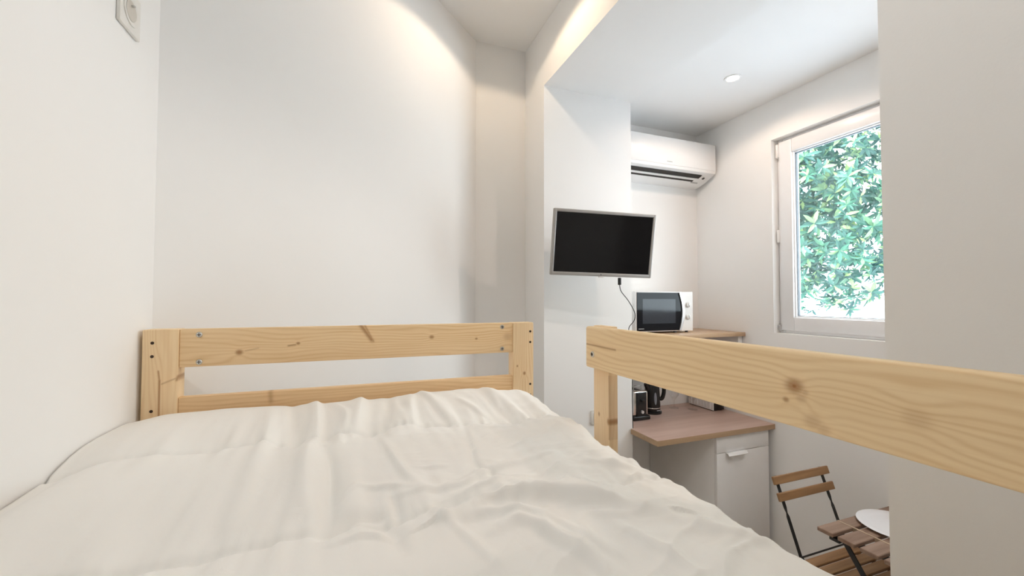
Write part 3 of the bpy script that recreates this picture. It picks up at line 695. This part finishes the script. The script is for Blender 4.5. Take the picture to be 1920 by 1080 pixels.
put('base', lathe(bmesh.new(), [(0.062, 0.0), (0.063, 0.012), (0.056, 0.016), (0.0005, 0.016)], kc, 40), 'black', kt)
put('body', lathe(bmesh.new(), [(0.052, 0.016), (0.054, 0.03), (0.0535, 0.06), (0.050, 0.13), (0.046, 0.195), (0.043, 0.205), (0.0005, 0.208)], kc, 48), 'black', kt)
put('ring', lathe(bmesh.new(), [(0.0542, 0.036), (0.0550, 0.0375), (0.0550, 0.0405), (0.0542, 0.042)], kc, 48, close=False), 'chrome', kt)
lid = put('lid', lathe(bmesh.new(), [(0.041, 0.205), (0.038, 0.214), (0.010, 0.219), (0.009, 0.228), (0.0005, 0.229)], kc, 36), 'black', kt)
kd = Vector((0.84, -0.54, 0)).normalized()
def kp(r_, z_): return (kc[0]+kd.x*r_, kc[1]+kd.y*r_, WT+z_)
put('handle', tube(bmesh.new(), [kp(0.038, 0.198), kp(0.066, 0.200), kp(0.077, 0.170), kp(0.075, 0.130), kp(0.064, 0.100), kp(0.046, 0.096)], 0.0135, 12), 'black', kt)
put('spout', tube(bmesh.new(), [(kc[0]-0.036, kc[1]-0.006, WT+0.165), (kc[0]-0.056, kc[1]-0.012, WT+0.190), (kc[0]-0.066, kc[1]-0.014, WT+0.202)], lambda t: 0.020-0.008*t, 12), 'black', kt)
bm = bmesh.new(); lathe(bm, [(0.0005, -0.002), (0.0085, -0.001), (0.0105, 0.003)], (0, 0, 0), 24, 'Y', close=False)
bm.transform(Matrix.Translation((kc[0]-0.012, kc[1]-0.0505, WT+0.105)) @ Matrix.Rotation(-0.25, 4, 'Z') @ Matrix.Rotation(-0.05, 4, 'X') @ Matrix.Diagonal((1, 1, 4.4, 1)))
put('water_gauge', bm, 'gauge', kt)
put('brand_print', B(kc[0]-0.004, kc[0]+0.022, kc[1]-0.0555, kc[1]-0.050, WT+0.0225, WT+0.0275), 'grey_print', kt)
def wine_glass(x, y, label):
    o = put('drinking_glass', lathe(bmesh.new(), [(0.0005, 0.0), (0.032, 0.0), (0.033, 0.002), (0.008, 0.006), (0.005, 0.02), (0.005, 0.055), (0.012, 0.065), (0.034, 0.095), (0.036, 0.13), (0.032, 0.165), (0.0305, 0.165), (0.034, 0.13), (0.032, 0.097), (0.010, 0.069), (0.0005, 0.067)], (x, y, WT), 32, close=False), 'thin_glass')
    tag(o, label, 'glass', 'clear glasses on the worktop')
wine_glass(2.130, 2.375, 'clear stemmed glass on the worktop, the one nearer the kettle')
wine_glass(2.228, 2.300, 'clear stemmed glass on the worktop, the one nearer the white box')
wb = thing('countertop_box', (2.38, 2.31, WT), 'white ribbed box with a black front at the end of the worktop', 'box')
put('case', B(2.322, 2.416, 2.212, 2.44, WT+0.004, WT+0.12, 0.003), 'white_plastic', wb)
put('front', B(2.330, 2.416, 2.205, 2.214, WT+0.006, WT+0.116, 0.002), 'black', wb)
for i in range(7): put('rib', B(2.319, 2.323, 2.235+i*0.028, 2.247+i*0.028, WT+0.012, WT+0.112), 'white_plastic', wb)
put('foot_strip', B(2.326, 2.41, 2.22, 2.43, WT, WT+0.005), 'black', wb)

# ------------------------------------------------------------------ folding chair
ch = thing('folding_chair', (2.16, 1.30, 0), 'folding chair with brown wooden slats and thin black metal frame', 'chair')
def lean(z): return 1.508 - 0.36*(-0.885 - z)          # y of the leaning back at relative height z
slat_me = None
def slat_obj(name, me, loc, root, mat, rot=None):
    o = bpy.data.objects.new(name, me); C.objects.link(o); o.parent = root
    o.location = Vector(loc) - Vector(root.location)
    if rot: o.rotation_euler = rot
    return o
def slat_mesh(lx, ly, lz, mat, bev=0.0025):
    me = finish(B(-lx/2, lx/2, -ly/2, ly/2, -lz/2, lz/2, bev, 1)); me.materials.append(M[mat]); return me
tilt = math.atan(0.36)
bme = slat_mesh(0.405, 0.014, 0.038, 'acacia')
for zc in (-0.9025, -0.9735):
    slat_obj('back_slat', bme, (2.157, lean(zc)-0.008, h(zc)), ch, 'acacia', (-tilt, 0, 0))
sme = slat_mesh(0.365, 0.050, 0.014, 'acacia')
for i in range(6):
    slat_obj('seat_slat', sme, (2.157, 1.342 - i*0.0615, h(-1.228)), ch, 'acacia')
for x in (1.992, 2.322):
    # back upright runs forward to the front foot, with the narrow twist above the seat
    bm = bmesh.new(); bar(bm, (x, lean(-0.89)+0.006, h(-0.89)), (x, lean(-1.223)+0.002, h(-1.223)), 0.016, 0.005, (1, 0, 0), [(0, 1), (0.40, 1), (0.47, 0.30), (0.52, 1.0), (1, 1)])
    put('upright', bm, 'black_matte', ch, smooth=False)
    bm = bmesh.new(); bar(bm, (x, lean(-1.22), h(-1.22)), (x, 1.10, 0.0), 0.006, 0.018, (1, 0, 0)); put('front_leg', bm, 'black_matte', ch, smooth=False)
    xi = x + (0.012 if x < 2.1 else -0.012)
    bm = bmesh.new(); bar(bm, (xi, 1.03, h(-1.243)), (xi, 1.52, 0.0), 0.006, 0.018, (1, 0, 0)); put('rear_leg', bm, 'black_matte', ch, smooth=False)
    bm = bmesh.new(); bar(bm, (xi, 1.02, h(-1.241)), (xi, 1.384, h(-1.241)), 0.006, 0.014, (1, 0, 0)); put('seat_rail', bm, 'black_matte', ch, smooth=False)
put('seat_rod', tube(bmesh.new(), [(1.985, 1.386, h(-1.224)), (2.329, 1.386, h(-1.224))], 0.004, 8, curve=False), 'black_matte', ch)
put('foot_rod', tube(bmesh.new(), [(1.99, 1.13, 0.055), (2.324, 1.13, 0.055)], 0.004, 8, curve=False), 'black_matte', ch)
put('foot_rod', tube(bmesh.new(), [(2.0, 1.50, 0.055), (2.315, 1.50, 0.055)], 0.004, 8, curve=False), 'black_matte', ch)

# ------------------------------------------------------------------ folding table and plate
TZ = 0.70
tb = thing('folding_table', (2.135, 0.957, 0), 'small folding table topped with weathered wooden slats below the window', 'table')
e_me = slat_mesh(0.132, 0.0625, 0.017, 'acacia_grey'); c_me = slat_mesh(0.268, 0.0625, 0.017, 'acacia_grey')
for i in range(7):
    y = 1.1975 - i*0.0805
    slat_obj('top_slat', e_me, (1.931, y, TZ-0.0085), tb, 'acacia_grey')
    slat_obj('top_slat', c_me, (2.139, y, TZ-0.0085), tb, 'acacia_grey')
    slat_obj('top_slat', e_me, (2.347, y, TZ-0.0085), tb, 'acacia_grey')
for x in (2.001, 2.277): put('batten', B(x-0.004, x+0.004, 0.684, 1.2285, TZ-0.017, TZ+0.0005), 'acacia_pale', tb)
for x in (1.925, 2.35):
    put('top_rail', B(x-0.009, x+0.009, 0.70, 1.215, TZ-0.030, TZ-0.017), 'black_matte', tb)
    bm = bmesh.new(); bar(bm, (x, 1.165, TZ-0.025), (x, 0.71, 0.0), 0.006, 0.020, (1, 0, 0)); put('leg', bm, 'black_matte', tb, smooth=False)
    bm = bmesh.new(); bar(bm, (x+0.012, 0.75, TZ-0.025), (x+0.012, 1.20, 0.0), 0.006, 0.020, (1, 0, 0)); put('leg', bm, 'black_matte', tb, smooth=False)
put('cross_rod', tube(bmesh.new(), [(1.925, 1.16, TZ-0.05), (2.35, 1.16, TZ-0.05)], 0.005, 8, curve=False), 'black_matte', tb)
put('catch', B(1.905, 1.945, 1.165, 1.205, TZ-0.05, TZ-0.036, 0.002), 'black_matte', tb)
pl = put('dinner_plate', lathe(bmesh.new(), [(0.0005, 0.004), (0.085, 0.004), (0.092, 0.0), (0.097, 0.0), (0.105, 0.004), (0.139, 0.010), (0.1395, 0.0115), (0.137, 0.012), (0.103, 0.008), (0.092, 0.007), (0.0005, 0.007)], (2.172, 1.095, TZ+0.0005), 64, close=False), 'china')
tag(pl, 'round white dinner plate on the folding table', 'plate')

# ------------------------------------------------------------------ outside: tree beyond the window
def leaf_pts(length, width, rng):
    """Folded lens-shaped leaf along +x as (verts, faces)."""
    dz = -0.25*length
    v = [(0, 0, 0), (0.35*length, width*0.5, 0.02*length), (0.72*length, width*0.42, dz*0.35), (length, 0, dz), (0.72*length, -width*0.42, dz*0.35), (0.35*length, -width*0.5, 0.02*length), (0.38*length, 0, -0.03*length), (0.74*length, 0, dz*0.5-0.012*length)]
    f = [(0, 6, 1), (1, 6, 7, 2), (2, 7, 3), (0, 5, 6), (5, 4, 7, 6), (4, 3, 7)]
    return v, f
def whorl(rng, n=9, length=0.115, width=0.034):
    V, F = [], []
    for i in range(n):
        a = 2*PI*i/n + rng.uniform(-0.25, 0.25); el = rng.uniform(-0.15, 0.75); s = rng.uniform(0.75, 1.15)
        v, f = leaf_pts(length*s, width*s, rng)
        Rm = Matrix.Rotation(a, 3, 'Z') @ Matrix.Rotation(-el, 3, 'Y') @ Matrix.Rotation(rng.uniform(-0.4, 0.4), 3, 'X')
        b = len(V); V += [tuple(Rm @ Vector(p_)) for p_ in v]; F += [tuple(b+k for k in q) for q in f]
    return V, F
rng = random.Random(3)
TX, TY = 6.6, 5.4
tr = thing('broadleaf_tree', (TX, TY, -0.1), 'sunlit leafy green tree seen through the kitchen window', 'tree')
bm = tube(bmesh.new(), [(TX, TY, -0.1), (TX-0.05, TY+0.02, 0.9), (TX+0.05, TY, 2.0), (TX-0.03, TY+0.05, 3.2), (TX-0.1, TY-0.3, 4.9)], lambda t: 0.11-0.08*t, 12)
put('trunk', bm, 'bark', tr)
tips = []
for i in range(16):
    a = rng.uniform(-2.9, -0.9); z0 = rng.uniform(1.9, 4.0); L = rng.uniform(0.8, 1.7)
    p0 = (TX, TY, z0); p1 = (TX+0.5*L*math.cos(a), TY+0.5*L*math.sin(a), z0+0.2*L); p2 = (TX+L*math.cos(a), TY+L*math.sin(a), z0+0.55*L)
    put('branch', tube(bmesh.new(), [p0, p1, p2], lambda t: 0.035-0.025*t, 8), 'bark', tr)
variants = []
for k in range(6):
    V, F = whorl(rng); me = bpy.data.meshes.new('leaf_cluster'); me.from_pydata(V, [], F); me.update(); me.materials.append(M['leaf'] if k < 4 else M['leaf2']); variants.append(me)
def crown_point(front):
    while True:
        p_ = Vector((rng.uniform(-1.7, 1.7), rng.uniform(-2.2, 2.2), rng.uniform(-1.7, 1.9)))
        r_ = (p_.x/1.6)**2 + (p_.y/2.1)**2 + (p_.z/1.8)**2
        if front and 0.62 < r_ < 1.0 and p_.x < -0.1: return p_
        if not front and r_ < 0.92: return p_
CC = Vector((6.2, 4.1, 3.22))
for i in range(300):
    while True:
        p_ = CC + crown_point(True)
        k = p_.x/2.5                            # keep the ones the window can show
        if 1.1*0.9 < p_.y/k*1.0 < 2.1: break
    o = bpy.data.objects.new('leaf_cluster', variants[i % 6]); C.objects.link(o); o.parent = tr
    o.location = p_ - Vector(tr.location)
    n = (p_-CC).normalized() + Vector((rng.uniform(-.5, .5), rng.uniform(-.5, .5), rng.uniform(-.2, .8)))
    o.rotation_euler = n.to_track_quat('Z', 'Y').to_euler(); s = rng.uniform(0.8, 1.35); o.scale = (s, s, s)
V, F = [], []
def add_whorl(p_, s, n):
    v, f = whorl(rng, 8); q = n.to_track_quat('Z', 'Y').to_matrix(); b = len(V)
    V.extend(tuple(q @ (Vector(c)*s) + p_ - Vector(tr.location)) for c in v); F.extend(tuple(b+k for k in g) for g in f)
for i in range(1500):
    p_ = crown_point(False); add_whorl(CC + p_, rng.uniform(0.8, 1.4), p_.normalized() + Vector((rng.uniform(-.6, .6), rng.uniform(-.6, .6), rng.uniform(-.2, .9))))
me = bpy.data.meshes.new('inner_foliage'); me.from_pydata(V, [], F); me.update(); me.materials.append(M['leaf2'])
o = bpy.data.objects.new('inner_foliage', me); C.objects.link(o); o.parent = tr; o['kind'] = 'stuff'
struct(put('ground', B(2.75, 20.0, -12.0, 18.0, -0.2, -0.1), 'ground'), 'pale ground outside the window')
